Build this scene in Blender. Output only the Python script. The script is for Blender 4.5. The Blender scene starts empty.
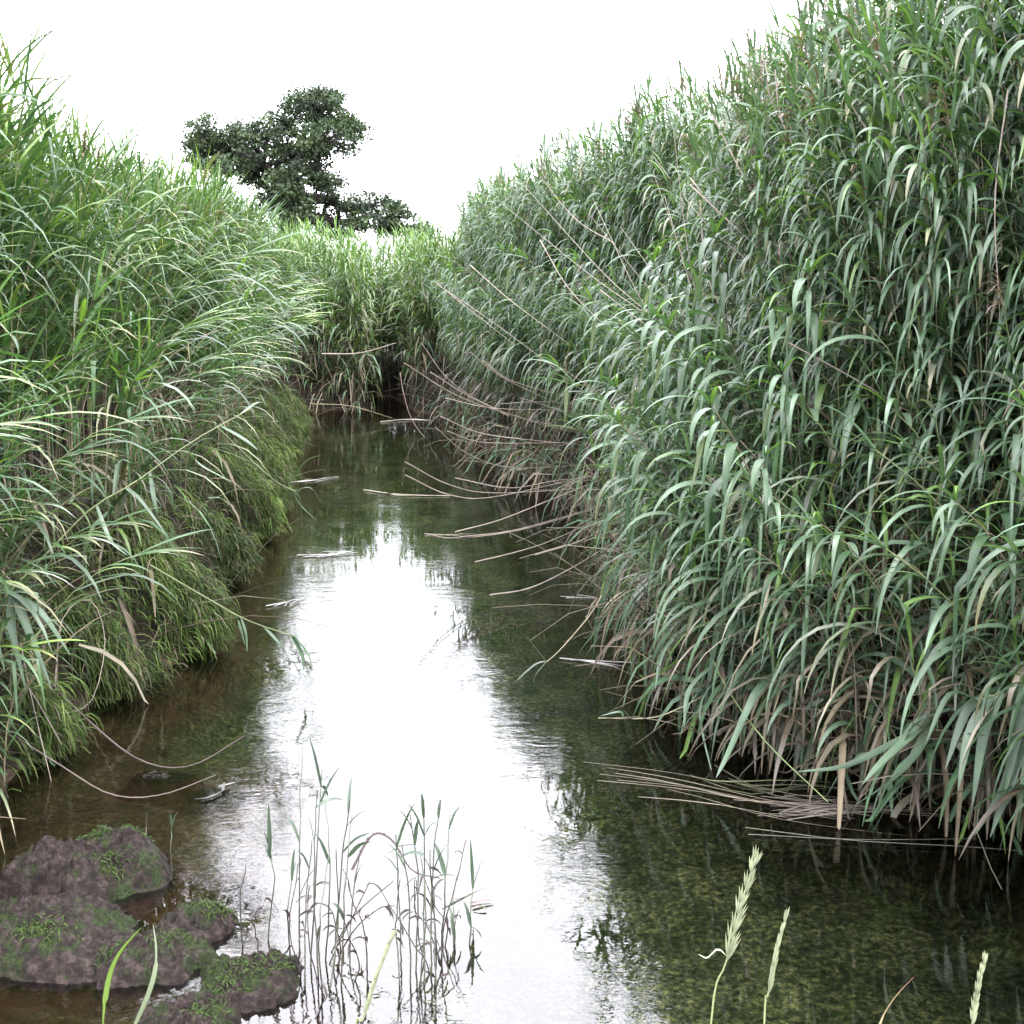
import bpy, math, random
import numpy as np
from mathutils import noise, Vector

RNG = np.random.default_rng(11)
random.seed(5)
sc = bpy.context.scene
COL = sc.collection

# ------------------------------------------------------------------ camera
F = 1206.0
PITCH = math.atan((512 - 270) / F)
CAM_H = 1.9
cam_d = bpy.data.cameras.new('camera')
cam = bpy.data.objects.new('camera', cam_d)
COL.objects.link(cam)
cam.location = (0, 0, CAM_H)
cam.rotation_euler = (math.pi / 2 - PITCH, 0, 0)
cam_d.sensor_width = 36
cam_d.lens = F * 36 / 1024
cam_d.clip_start = 0.05
cam_d.clip_end = 2000
sc.camera = cam


def ray(px, py):
    dx = (px - 512) / F
    dy = -(py - 512) / F
    return np.array([dx, math.cos(PITCH) + dy * math.sin(PITCH), -math.sin(PITCH) + dy * math.cos(PITCH)])


def at(px, py, Y):
    """where the line of sight through a point of the photograph is Y metres ahead"""
    r = ray(px, py)
    return np.array([0, 0, CAM_H]) + r * (Y / r[1])


def on_water(px, py, z=0.0):
    r = ray(px, py)
    return np.array([0, 0, CAM_H]) + r * ((z - CAM_H) / r[2])


# ------------------------------------------------------------------ materials
def new_mat(name):
    m = bpy.data.materials.new(name)
    m.use_nodes = True
    nt = m.node_tree
    nt.nodes.clear()
    out = nt.nodes.new('ShaderNodeOutputMaterial')
    return m, nt, out


def N(nt, kind, **kw):
    n = nt.nodes.new(kind)
    for k, v in kw.items():
        if k in n.inputs:
            n.inputs[k].default_value = v
        else:
            setattr(n, k, v)
    return n


def ramp(nt, stops):
    n = nt.nodes.new('ShaderNodeValToRGB')
    e = n.color_ramp.elements
    while len(e) < len(stops):
        e.new(0.5)
    for q, (p, c) in zip(e, stops):
        q.position = p
        q.color = (*c, 1) if len(c) == 3 else c
    return n


def mix_rgb(nt, a, b, fac, mode='MIX'):
    n = nt.nodes.new('ShaderNodeMix')
    n.data_type = 'RGBA'
    n.blend_type = mode
    for sock, val in ((n.inputs[0], fac), (n.inputs[6], a), (n.inputs[7], b)):
        if hasattr(val, 'is_output') or isinstance(val, bpy.types.NodeSocket):
            nt.links.new(val, sock)
        elif isinstance(val, (int, float)):
            sock.default_value = val
        else:
            sock.default_value = (*val, 1)
    return n.outputs[2]


def plant_mat(name, rough=0.45, spec=0.5, trans=0.3, scale=9.0, tcol=(1.2, 1.45, 0.55)):
    """a leaf: its own tint (stored on the mesh), mottled; shiny skin, some light passes through"""
    m, nt, out = new_mat(name)
    at_ = N(nt, 'ShaderNodeAttribute', attribute_name='tint')
    tc = N(nt, 'ShaderNodeTexCoord')
    nz = N(nt, 'ShaderNodeTexNoise', Scale=scale, Detail=3.0)
    nt.links.new(tc.outputs['Object'], nz.inputs['Vector'])
    rp = ramp(nt, [(0.3, (0.42, 0.43, 0.43)), (0.7, (0.80, 0.79, 0.79))])
    nt.links.new(nz.outputs['Fac'], rp.inputs[0])
    base = mix_rgb(nt, at_.outputs['Color'], rp.outputs[0], 1.0, 'MULTIPLY')
    bs = N(nt, 'ShaderNodeBsdfPrincipled', Roughness=rough)
    bs.inputs['Specular IOR Level'].default_value = spec
    nt.links.new(base, bs.inputs['Base Color'])
    if trans > 0:
        tl = N(nt, 'ShaderNodeBsdfTranslucent')
        nt.links.new(mix_rgb(nt, base, tcol, 1.0, 'MULTIPLY'), tl.inputs['Color'])
        mx = N(nt, 'ShaderNodeMixShader', Fac=trans)
        nt.links.new(bs.outputs[0], mx.inputs[1])
        nt.links.new(tl.outputs[0], mx.inputs[2])
        nt.links.new(mx.outputs[0], out.inputs[0])
    else:
        nt.links.new(bs.outputs[0], out.inputs[0])
    return m


M_LEAF = plant_mat('reed_leaf', rough=0.42, spec=0.40, trans=0.25)
M_STEM = plant_mat('reed_stem', rough=0.5, spec=0.25, trans=0.0)
M_GRASS = plant_mat('bank_grass', rough=0.6, spec=0.15, trans=0.25, scale=5)
M_DRY = plant_mat('dry_reed', rough=0.65, spec=0.18, trans=0.12, tcol=(1.2, 1.1, 0.8))
M_OAK = plant_mat('oak_leaf', rough=0.5, spec=0.15, trans=0.2, scale=0.8)
M_BARK = plant_mat('oak_bark', rough=0.85, spec=0.2, trans=0.0, scale=3)
M_HEAD = plant_mat('seed_head', rough=0.6, spec=0.12, trans=0.3, scale=60, tcol=(1.1, 1.1, 0.8))


# ------------------------------------------------------------------ terrain
LE = np.array([(-1.9, 1.0), (-1.9, 3.7), (-1.9, 4.6), (-1.86, 5.16), (-1.62, 5.75), (-1.74, 6.84), (-1.9, 9.15), (-2.3, 12.0), (-2.6, 14.5), (-2.8, 16.0), (-3.0, 18.0)])
RE = np.array([(2.3, 1.0), (1.88, 3.3), (1.66, 3.8), (1.18, 4.2), (0.79, 4.7), (0.62, 5.3), (0.54, 6.06), (0.58, 7.84), (0.35, 9.55), (-0.28, 11.54), (-0.7, 13.5), (-0.95, 15.5), (-1.1, 18.0)])


def xl(y):
    return np.interp(y, LE[:, 1], LE[:, 0])


def xr(y):
    return np.interp(y, RE[:, 1], RE[:, 0])


def nz2(x, y, s, o=0.0):
    return np.array([noise.noise((a * s + o, b * s - o, o)) for a, b in zip(np.ravel(x), np.ravel(y))]).reshape(np.shape(x))


BACK = 16.4


def bank_s(x, y):
    """how far a place lies inside the bank (negative: in the stream)"""
    s_side = np.maximum(xl(y) - x, x - xr(y) - 0.35)
    gap = np.abs(x + 1.62 + 0.25 * np.maximum(y - BACK, 0)) - 0.30           # the narrow dark inlet at the far end
    s_back = np.minimum(y - BACK - 0.25 * np.sin(x * 2.1), np.maximum(gap, y - 18.4))
    s_front = 1.75 - y + 0.12 * np.sin(x * 3.0)
    return np.maximum(np.maximum(s_side, s_back), s_front)


def ground_z(x, y):
    s = bank_s(x, y)
    left = np.clip((-x - 1.0) / 0.6, 0, 1) * np.clip((16 - y) / 1.0, 0, 1) * np.clip((y - 4.7) / 0.8, 0, 1)
    top = 0.42 + 0.34 * left
    bed = -0.26 * np.clip(-s / 0.55, 0, 1) ** 0.8 - 0.03
    mud = np.clip((-0.2 - x) / 0.5, 0, 1) * np.clip((5.3 - y) / 1.2, 0, 1)
    bed = bed * (1 - mud) + (-0.055) * mud
    t = np.clip(s / (0.16 + 0.3 * left), 0, 1)
    land = -0.03 + (top + 0.03) * (t * t * (3 - 2 * t)) ** 0.8
    return np.where(s > 0, land, bed)


def cols_to(mesh, C):
    a = mesh.color_attributes.new('tint', 'FLOAT_COLOR', 'POINT')
    buf = np.ones((len(C), 4), dtype=np.float32)
    buf[:, :3] = C
    a.data.foreach_set('color', buf.ravel())


def make_mesh(name, V, Q, C=None, smooth=True):
    V = np.asarray(V, dtype=np.float32)
    Q = np.asarray(Q, dtype=np.int32)
    me = bpy.data.meshes.new(name)
    me.vertices.add(len(V))
    me.vertices.foreach_set('co', V.ravel())
    k = Q.shape[1]
    me.loops.add(Q.size)
    me.loops.foreach_set('vertex_index', Q.ravel())
    me.polygons.add(len(Q))
    me.polygons.foreach_set('loop_start', np.arange(0, Q.size, k, dtype=np.int32))
    me.polygons.foreach_set('use_smooth', np.full(len(Q), smooth))
    me.update(calc_edges=True)
    if C is not None:
        cols_to(me, np.asarray(C, dtype=np.float32))
    return me


def link(name, me, mat=None, parent=None, **props):
    o = bpy.data.objects.new(name, me)
    COL.objects.link(o)
    if mat is not None and me is not None and len(me.materials) == 0:
        me.materials.append(mat)
    if parent is not None:
        o.parent = parent
    for k, v in props.items():
        o[k] = v
    return o


def thing(name, label, cat, loc=(0, 0, 0), rz=0.0, group=None):
    o = bpy.data.objects.new(name, None)
    o.empty_display_size = 0.1
    COL.objects.link(o)
    o.location = loc
    o.rotation_euler = (0, 0, rz)
    o['label'] = label
    o['category'] = cat
    if group:
        o['group'] = group
    return o


def build_ground():
    xs = np.concatenate([-np.geomspace(400, 6.2, 16), np.arange(-6, 6.01, 0.07), np.geomspace(6.2, 400, 16)])
    ys = np.concatenate([-np.geomspace(60, 1.2, 8), np.arange(-1, 21.01, 0.08), np.geomspace(21.4, 900, 20)])
    X, Y = np.meshgrid(xs, ys)
    Z = ground_z(X, Y)
    s = bank_s(X, Y)
    Z = Z + nz2(X, Y, 2.3) * np.where(s > 0, 0.05, 0.03) + nz2(X, Y, 7.0, 3.0) * 0.015
    nx, ny = len(xs), len(ys)
    I = np.arange(nx * ny).reshape(ny, nx)
    Q = np.stack([I[:-1, :-1], I[:-1, 1:], I[1:, 1:], I[1:, :-1]], -1).reshape(-1, 4)
    me = make_mesh('ground', np.stack([X, Y, Z], -1).reshape(-1, 3), Q)
    m, nt, out = new_mat('ground')
    geo = N(nt, 'ShaderNodeNewGeometry')
    sep = N(nt, 'ShaderNodeSeparateXYZ')
    nt.links.new(geo.outputs['Position'], sep.inputs[0])

    def tex(kind, **kw):
        n = N(nt, kind, **kw)
        nt.links.new(geo.outputs['Position'], n.inputs['Vector'])
        return n
    # algae on the bed
    n1 = tex('ShaderNodeTexNoise', Scale=46.0, Detail=5.0, Roughness=0.72)
    r1 = ramp(nt, [(0.36, (0.006, 0.010, 0.006)), (0.47, (0.026, 0.037, 0.023)), (0.56, (0.066, 0.080, 0.045)), (0.66, (0.17, 0.175, 0.09))])
    nt.links.new(n1.outputs['Fac'], r1.inputs[0])
    n2 = tex('ShaderNodeTexNoise', Scale=3.4, Detail=6.0, Roughness=0.6)
    r2 = ramp(nt, [(0.36, (0.40, 0.46, 0.46)), (0.62, (1.5, 1.5, 1.35))])
    nt.links.new(n2.outputs['Fac'], r2.inputs[0])
    algae = mix_rgb(nt, r1.outputs[0], r2.outputs[0], 1.0, 'MULTIPLY')
    # brown silt
    n3 = tex('ShaderNodeTexNoise', Scale=14.0, Detail=6.0, Roughness=0.65)
    r3 = ramp(nt, [(0.3, (0.018, 0.0085, 0.0065)), (0.55, (0.066, 0.034, 0.025)), (0.75, (0.12, 0.068, 0.052))])
    nt.links.new(n3.outputs['Fac'], r3.inputs[0])
    side = N(nt, 'ShaderNodeMath', operation='MULTIPLY_ADD')        # silt in the shallow corner, algae over the deeper bed
    nt.links.new(sep.outputs['Z'], side.inputs[0])
    side.inputs[1].default_value = 7.0
    side.inputs[2].default_value = 1.62
    sn = N(nt, 'ShaderNodeMath', operation='MULTIPLY_ADD', use_clamp=True)
    nt.links.new(n2.outputs['Fac'], sn.inputs[0])
    sn.inputs[1].default_value = 0.8
    nt.links.new(side.outputs[0], sn.inputs[2])
    sub = N(nt, 'ShaderNodeMath', operation='SUBTRACT', use_clamp=True)
    nt.links.new(sn.outputs[0], sub.inputs[0])
    sub.inputs[1].default_value = 0.35
    bed = mix_rgb(nt, algae, r3.outputs[0], sub.outputs[0])
    # soil and moss above the water
    n4 = tex('ShaderNodeTexNoise', Scale=6.0, Detail=5.0)
    r4 = ramp(nt, [(0.35, (0.008, 0.006, 0.005)), (0.55, (0.017, 0.013, 0.010)), (0.68, (0.018, 0.024, 0.009))])
    nt.links.new(n4.outputs['Fac'], r4.inputs[0])
    zf = N(nt, 'ShaderNodeMapRange')
    nt.links.new(sep.outputs['Z'], zf.inputs[0])
    zf.inputs[1].default_value = -0.02
    zf.inputs[2].default_value = 0.05
    bs = N(nt, 'ShaderNodeBsdfPrincipled', Roughness=0.9)
    bs.inputs['Specular IOR Level'].default_value = 0.08
    nt.links.new(mix_rgb(nt, bed, r4.outputs[0], zf.outputs[0]), bs.inputs['Base Color'])
    bp = N(nt, 'ShaderNodeBump', Strength=0.6, Distance=0.02)
    nt.links.new(n3.outputs['Fac'], bp.inputs['Height'])
    nt.links.new(bp.outputs[0], bs.inputs['Normal'])
    nt.links.new(bs.outputs[0], out.inputs[0])
    link('ground', me, m, kind='structure')


def build_water():
    xs = np.linspace(-4.5, 3.5, 41)
    ys = np.linspace(1.5, 20, 81)
    X, Y = np.meshgrid(xs, ys)
    I = np.arange(X.size).reshape(X.shape)
    Q = np.stack([I[:-1, :-1], I[:-1, 1:], I[1:, 1:], I[1:, :-1]], -1).reshape(-1, 4)
    me = make_mesh('water', np.stack([X, Y, 0 * X], -1).reshape(-1, 3), Q)
    m, nt, out = new_mat('water')
    geo = N(nt, 'ShaderNodeNewGeometry')
    mp = N(nt, 'ShaderNodeMapping')
    mp.inputs['Scale'].default_value = (0.8, 1.5, 1)
    nt.links.new(geo.outputs['Position'], mp.inputs['Vector'])
    a = N(nt, 'ShaderNodeTexNoise', Scale=9.0, Detail=3.0, Roughness=0.55)
    b = N(nt, 'ShaderNodeTexNoise', Scale=34.0, Detail=2.0, Roughness=0.5)
    c = N(nt, 'ShaderNodeTexNoise', Scale=0.9, Detail=1.0)
    for q in (a, b, c):
        nt.links.new(mp.outputs[0], q.inputs['Vector'])
    cr = ramp(nt, [(0.40, (0.07, 0.07, 0.07)), (0.62, (1, 1, 1))])      # calm and ruffled patches
    nt.links.new(c.outputs['Fac'], cr.inputs[0])
    w = N(nt, 'ShaderNodeMath', operation='MULTIPLY_ADD')
    nt.links.new(b.outputs['Fac'], w.inputs[0])
    w.inputs[1].default_value = 0.28
    nt.links.new(a.outputs['Fac'], w.inputs[2])
    hgt = N(nt, 'ShaderNodeMath', operation='MULTIPLY')
    nt.links.new(w.outputs[0], hgt.inputs[0])
    nt.links.new(cr.outputs[0], hgt.inputs[1])
    bp = N(nt, 'ShaderNodeBump', Strength=1.0, Distance=0.0021)
    nt.links.new(hgt.outputs[0], bp.inputs['Height'])
    fr = N(nt, 'ShaderNodeFresnel', IOR=1.75)
    nt.links.new(bp.outputs[0], fr.inputs['Normal'])
    gl = N(nt, 'ShaderNodeBsdfGlossy', Roughness=0.0)
    nt.links.new(bp.outputs[0], gl.inputs['Normal'])
    tr = N(nt, 'ShaderNodeBsdfTransparent', Color=(0.54, 0.53, 0.46, 1))
    mx = N(nt, 'ShaderNodeMixShader')
    nt.links.new(fr.outputs[0], mx.inputs[0])
    nt.links.new(tr.outputs[0], mx.inputs[1])
    nt.links.new(gl.outputs[0], mx.inputs[2])
    nt.links.new(mx.outputs[0], out.inputs[0])
    link('water', me, m, kind='structure')


# ------------------------------------------------------------------ plant geometry
class Geo:
    def __init__(self):
        self.V, self.Q, self.C, self.n = [], [], [], 0

    def add(self, V, Q, C):
        self.V.append(np.asarray(V, dtype=np.float32))
        self.Q.append(np.asarray(Q, dtype=np.int32) + self.n)
        C = np.asarray(C, dtype=np.float32)
        self.C.append(np.broadcast_to(C, (len(V), 3)) if C.ndim == 1 else C)
        self.n += len(V)

    def arrays(self):
        return np.concatenate(self.V), np.concatenate(self.Q), np.concatenate(self.C)

    def mesh(self, name):
        return make_mesh(name, *self.arrays())


def unit(v):
    return v / (np.linalg.norm(v) + 1e-9)


def spline(pts, n):
    """a smooth curve through the points"""
    P = np.asarray(pts, dtype=float)
    if len(P) < 3:
        return P[0] + (P[-1] - P[0]) * np.linspace(0, 1, n)[:, None]
    P = np.vstack([2 * P[0] - P[1], P, 2 * P[-1] - P[-2]])
    k = len(P) - 3
    out = []
    for u in np.linspace(0, k - 1e-6, n):
        i = int(u)
        t = u - i
        a, b, c, d = P[i:i + 4]
        out.append(0.5 * ((2 * b) + (c - a) * t + (2 * a - 5 * b + 4 * c - d) * t * t + (3 * b - a - 3 * c + d) * t ** 3))
    return np.array(out)


def tube(g, P, r0, r1, col, sides=4, col2=None):
    P = np.asarray(P)
    n = len(P)
    T = np.gradient(P, axis=0)
    T /= np.linalg.norm(T, axis=1)[:, None] + 1e-9
    ref = np.array([0.31, 0.9, 0.2]) if abs(T[0] @ np.array([0.31, 0.9, 0.2])) < 0.85 else np.array([1.0, 0, 0])
    A = np.cross(T, ref)
    A /= np.linalg.norm(A, axis=1)[:, None] + 1e-9
    B = np.cross(T, A)
    ang = np.arange(sides) * 2 * math.pi / sides
    R = np.linspace(r0, r1, n) if np.ndim(r0) == 0 else np.asarray(r0)
    V = P[:, None, :] + R[:, None, None] * (np.cos(ang)[None, :, None] * A[:, None, :] + np.sin(ang)[None, :, None] * B[:, None, :])
    I = np.arange(n * sides).reshape(n, sides)
    J = np.roll(I, -1, axis=1)
    Q = np.stack([I[:-1], J[:-1], J[1:], I[1:]], -1).reshape(-1, 4)
    col = np.asarray(col, dtype=float)
    if col2 is not None:
        t = np.repeat(np.linspace(0, 1, n), sides)[:, None]
        col = col * (1 - t) + np.asarray(col2) * t
    g.add(V.reshape(-1, 3), Q, col)


def ribbon(g, P, W, col, roll=0.0, fold=0.25, tipcol=None, twist=0.0):
    """a leaf blade along P, W its half widths; a shallow V across"""
    P = np.asarray(P)
    n = len(P)
    T = np.gradient(P, axis=0)
    T /= np.linalg.norm(T, axis=1)[:, None] + 1e-9
    S = np.cross(T, np.array([0, 0, 1.0]))
    ln = np.linalg.norm(S, axis=1)
    bad = ln < 0.15
    if bad.any():
        good = S[~bad].mean(0) if (~bad).any() else np.array([1.0, 0, 0])
        S[bad] = good
    # keep the blade's side turning smoothly
    for i in range(1, n):
        if S[i] @ S[i - 1] < 0:
            S[i] = -S[i]
    S -= (S * T).sum(1)[:, None] * T
    S /= np.linalg.norm(S, axis=1)[:, None] + 1e-9
    U = np.cross(S, T)
    ra = roll + twist * np.linspace(0, 1, n)
    S2 = S * np.cos(ra)[:, None] + U * np.sin(ra)[:, None]
    U2 = np.cross(S2, T)
    W = np.asarray(W)[:, None]
    V = np.stack([P - S2 * W + U2 * W * fold, P, P + S2 * W + U2 * W * fold], 1)
    I = np.arange(n * 3).reshape(n, 3)
    Q = np.concatenate([np.stack([I[:-1, k], I[:-1, k + 1], I[1:, k + 1], I[1:, k]], -1) for k in (0, 1)])
    col = np.asarray(col, dtype=float)
    if tipcol is not None:
        t = np.repeat(np.linspace(0, 1, n) ** 2.2, 3)[:, None]
        col = col * (1 - t) + np.asarray(tipcol) * t
    col = np.broadcast_to(col, (n * 3, 3)) * np.tile([0.93, 1.16, 0.93], n)[:, None]      # paler midrib
    g.add(V.reshape(-1, 3), Q, col)


def blade_w(W, n, p=0.75):
    t = np.linspace(0, 1, n)
    return W * np.minimum(0.45 + t / 0.22 * 0.55, 1.0) * np.maximum(1 - t ** 1.6, 0) ** p + 0.0006


def blade_path(p0, d, L, n, droop, start=0.0):
    P = [np.asarray(p0, dtype=float)]
    d = unit(np.asarray(d, dtype=float))
    for i in range(n - 1):
        t = i / (n - 1)
        d = unit(d + np.array([0, 0, -1.0]) * droop * (0.35 + 1.3 * max(t - start, 0)) * (7.0 / n))
        P.append(P[-1] + d * L / (n - 1))
    return np.array(P)


GREENS = {
    'right': [((0.060, 0.112, 0.056), 5), ((0.098, 0.154, 0.094), 6), ((0.038, 0.080, 0.034), 3.5), ((0.10, 0.175, 0.045), 1.6), ((0.14, 0.165, 0.12), 0.8)],
    'left': [((0.062, 0.120, 0.048), 5), ((0.092, 0.150, 0.078), 4), ((0.040, 0.084, 0.034), 3), ((0.12, 0.195, 0.045), 3.0), ((0.16, 0.18, 0.14), 0.6)],
    'back': [((0.066, 0.125, 0.044), 4), ((0.100, 0.165, 0.066), 4), ((0.125, 0.20, 0.050), 3.5), ((0.15, 0.145, 0.10), 0.4)],
}
DRY = np.array([(0.155, 0.128, 0.082), (0.20, 0.17, 0.115), (0.09, 0.072, 0.05), (0.23, 0.205, 0.15)])


def pick_green(rng, pal):
    cs = GREENS[pal]
    w = np.array([c[1] for c in cs], dtype=float)
    c = np.array(cs[rng.choice(len(cs), p=w / w.sum())][0])
    return c * rng.uniform(0.8, 1.2)


def reed_shape(rng, H, lean, pal, droop, leaf_len, leaf_w, spread=55, first=0.22, seg=7, dry_low=0.25, plume=False, gap=0.12, ang=(25, 55), leaf_roll=0.25):
    """one reed growing at the origin, leaning and leafing towards local +X"""
    st, lf = Geo(), Geo()
    n = 9
    t = np.linspace(0, 1, n)
    az = rng.normal(0, 0.35)
    bend = lean * (0.35 * t + 0.65 * t ** 2.2)
    P = np.zeros((n, 3))
    dirs = []
    for i in range(n):
        a = bend[i]
        d = np.array([math.sin(a) * math.cos(az), math.sin(a) * math.sin(az), math.cos(a)])
        dirs.append(d)
        if i:
            P[i] = P[i - 1] + d * H / (n - 1)
    P += np.stack([rng.normal(0, 0.008, n) * t, rng.normal(0, 0.008, n) * t, 0 * t], 1)
    sc0 = np.array([0.20, 0.165, 0.115]) * rng.uniform(0.6, 1.4)
    sc1 = np.array([0.11, 0.15, 0.055]) * rng.uniform(0.8, 1.3)
    if rng.random() < 0.35:
        sc1 = sc0 * 0.9
    tube(st, P, 0.0048, 0.0020, sc0, 4, sc1)
    h = first * H * rng.uniform(0.8, 1.2)
    side = rng.choice([-1, 1])
    while h < H * 0.985:
        f = h / H
        i = min(int(f * (n - 1)), n - 2)
        p = P[i] + (P[i + 1] - P[i]) * (f * (n - 1) - i)
        sd = dirs[min(i + 1, n - 1)]
        phi = math.radians(rng.normal(0, spread)) + side * 0.35
        out = np.array([math.cos(phi), math.sin(phi), 0.0])
        al = math.radians(rng.uniform(*ang)) * (1.15 - 0.4 * f)
        d = sd * math.cos(al) + out * math.sin(al)
        L = leaf_len * rng.uniform(0.55, 1.3) * (0.75 + 0.5 * math.sin(math.pi * min(f + 0.1, 1)))
        W = leaf_w * rng.uniform(0.55, 1.3)
        dry = rng.random() < dry_low * max(0, 1 - f * 1.4)
        col = DRY[rng.integers(len(DRY))] if dry else pick_green(rng, pal)
        tip = None
        if not dry and rng.random() < 0.13:
            tip = np.array([0.22, 0.19, 0.10])
        Pl = blade_path(p, d, L, seg, droop * rng.uniform(0.4, 1.9), rng.uniform(0, 0.45))
        if rng.random() < 0.13:                                # a snapped blade hangs from its kink
            kk = int(rng.integers(2, seg - 2))
            hang = unit(np.array([rng.normal(0, 0.25), rng.normal(0, 0.25), -1.0]))
            for q in range(kk + 1, seg):
                Pl[q] = Pl[q - 1] + hang * L / (seg - 1)
        ribbon(lf, Pl, blade_w(W, seg), col, rng.normal(0, leaf_roll), rng.uniform(0.1, 0.4), tip, rng.normal(0, 0.35))
        side = -side
        h += gap * rng.uniform(0.7, 1.3) * (1.1 - 0.35 * f)
    # the rolled young leaves at the top
    for k in range(3):
        d = unit(dirs[-1] + rng.normal(0, 0.22, 3))
        Pl = blade_path(P[-1], d, leaf_len * rng.uniform(0.45, 0.8), seg, droop * 0.35, 0.2)
        ribbon(lf, Pl, blade_w(leaf_w * 0.55, seg), pick_green(rng, pal) * 1.1, rng.normal(0, 0.4), 0.3)
    if plume:
        c = np.array([0.17, 0.12, 0.10])
        for k in range(16):
            d = unit(dirs[-1] + rng.normal(0, 0.25, 3) + np.array([0.3, 0, 0]))
            Pl = blade_path(P[-1] + dirs[-1] * 0.01 * k, d, rng.uniform(0.06, 0.14), 4, 0.4)
            ribbon(lf, Pl, [0.003, 0.005, 0.004, 0.001], c * rng.uniform(0.7, 1.3))
    return dict(stem=st.arrays(), leaf=lf.arrays(), H=float(P[-1, 2]))


def seg_for(near):
    return 8 if near else 5


def make_kinds(rng):
    K = {}
    K['right_tall'] = [reed_shape(rng, rng.uniform(2.3, 2.75), rng.uniform(0.12, 0.45), 'right', rng.uniform(0.45, 1.0), 0.37, 0.0135, seg=8, spread=60, gap=0.078, first=0.25, ang=(18, 60), plume=(i % 5 == 0)) for i in range(11)]
    K['right_low'] = [reed_shape(rng, rng.uniform(1.0, 1.75), rng.uniform(0.4, 1.0), 'right', rng.uniform(0.45, 0.95), 0.38, 0.0140, seg=9, spread=65, gap=0.08, first=0.15, dry_low=0.4, ang=(25, 65)) for i in range(7)]
    K['left_tall'] = [reed_shape(rng, rng.uniform(1.85, 2.3), rng.uniform(0.15, 0.5), 'left', rng.uniform(0.20, 0.42), 0.54, 0.0130, seg=7, spread=40, gap=0.09, first=0.26, ang=(22, 50), plume=(i % 5 == 1)) for i in range(9)]
    K['left_low'] = [reed_shape(rng, rng.uniform(1.0, 1.5), rng.uniform(0.6, 1.3), 'left', rng.uniform(0.18, 0.34), 0.46, 0.0125, seg=7, spread=45, gap=0.10, first=0.2, dry_low=0.2, ang=(20, 50)) for i in range(6)]
    K['back'] = [reed_shape(rng, rng.uniform(1.9, 2.3), rng.uniform(0.05, 0.35), 'back', rng.uniform(0.4, 0.8), 0.40, 0.015, seg=5, spread=80, gap=0.09, first=0.30, dry_low=0.4) for i in range(6)]
    return K


KINDS = make_kinds(np.random.default_rng(23))


def gz(x, y):
    return float(ground_z(np.array([x]), np.array([y]))[0])


# every reed: (kind, variant, x, y, z, turn, scale, priority)
REEDS = {'right': [], 'left': [], 'back': []}


def scatter():
    rng = np.random.default_rng(77)
    nv = {k: len(v) for k, v in KINDS.items()}

    def put(where, kind, x, y, turn, s):
        REEDS[where].append((kind, int(rng.integers(nv[kind])), x, y, gz(x, y) - 0.03, turn, s))
    # right bank
    for _ in range(4000):
        y = 2.6 + 14.6 * rng.random() ** 1.15
        far = min(max((y - 4.2) / 3.5, 0), 1)
        off = 0.12 + 0.33 * far
        far2 = min(max((y - 7.2) / 1.5, 0), 1)
        u = off + rng.random() ** 1.5 * 3.0
        if y > 12 and u > 2.6:
            continue
        x = float(xr(y)) + 0.02 + u
        turn = math.radians(200 + rng.normal(0, 32))
        if u < off + 0.42 - 0.14 * far - 0.10 * far2 and rng.random() < 0.78:
            put('right', 'right_low', x, y, turn, rng.uniform(0.75, 1.15))
        elif u >= off + 0.2 - 0.15 * far2:
            g = 0.60 + 0.37 * min((u - off + 0.1 * far2) / (1.3 - 0.35 * far - 0.65 * far2), 1.0) + 0.10 * max(0, min(1, (7.5 - y) / 3)) * min(u, 1) + 0.035 * far + 0.03 - 0.095 * far2 - 0.05 * min(max((y - 10.5) / 2.0, 0), 1)
            put('right', 'right_tall', x, y, turn, g * rng.uniform(0.92, 1.08))
    # left bank
    for _ in range(3000):
        y = 3.0 + 14.0 * rng.random() ** 1.1
        u = 0.25 + rng.random() ** 1.4 * 3.0
        x = float(xl(y)) - u
        turn = math.radians(-20 + rng.normal(0, 26))
        if u < 0.5:
            if rng.random() < 0.22:
                put('left', 'left_low', x, y, turn, rng.uniform(0.75, 1.1))
        elif not (u < 0.95 and y < 9.5 and rng.random() < 0.7):
            g = 0.77 + 0.06 * min((u - 0.4) / 1.0, 1.0) + 0.13 * max(0, min(1, (7.0 - y) / 1.5)) * min(u, 1)
            put('left', 'left_tall', x, y, turn, g * rng.uniform(0.9, 1.1))
    for _ in range(26):
        y = rng.uniform(3.8, 4.75)
        x = float(xl(y)) - rng.uniform(-0.05, 0.4)
        put('left', 'left_low', x, y, math.radians(rng.uniform(-75, 20)), rng.uniform(0.55, 0.85))
    # far end of the water
    for _ in range(2100):
        x = rng.uniform(-5.5, 1.2)
        y = BACK + 0.15 + rng.random() ** 1.3 * 4.2
        gapc = -1.62 - 0.25 * max(y - BACK, 0)
        if abs(x - gapc) < 0.30 and y < 18.2:
            continue
        if y > 18.2 and abs(x + 2.1) < 1.0:
            put('back', 'left_low', x, y, math.radians(rng.uniform(0, 360)), rng.uniform(0.9, 1.3))
        put('back', 'back', x, y, math.radians(-90 + rng.normal(0, 60)), rng.uniform(0.74, 0.92))


scatter()


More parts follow.
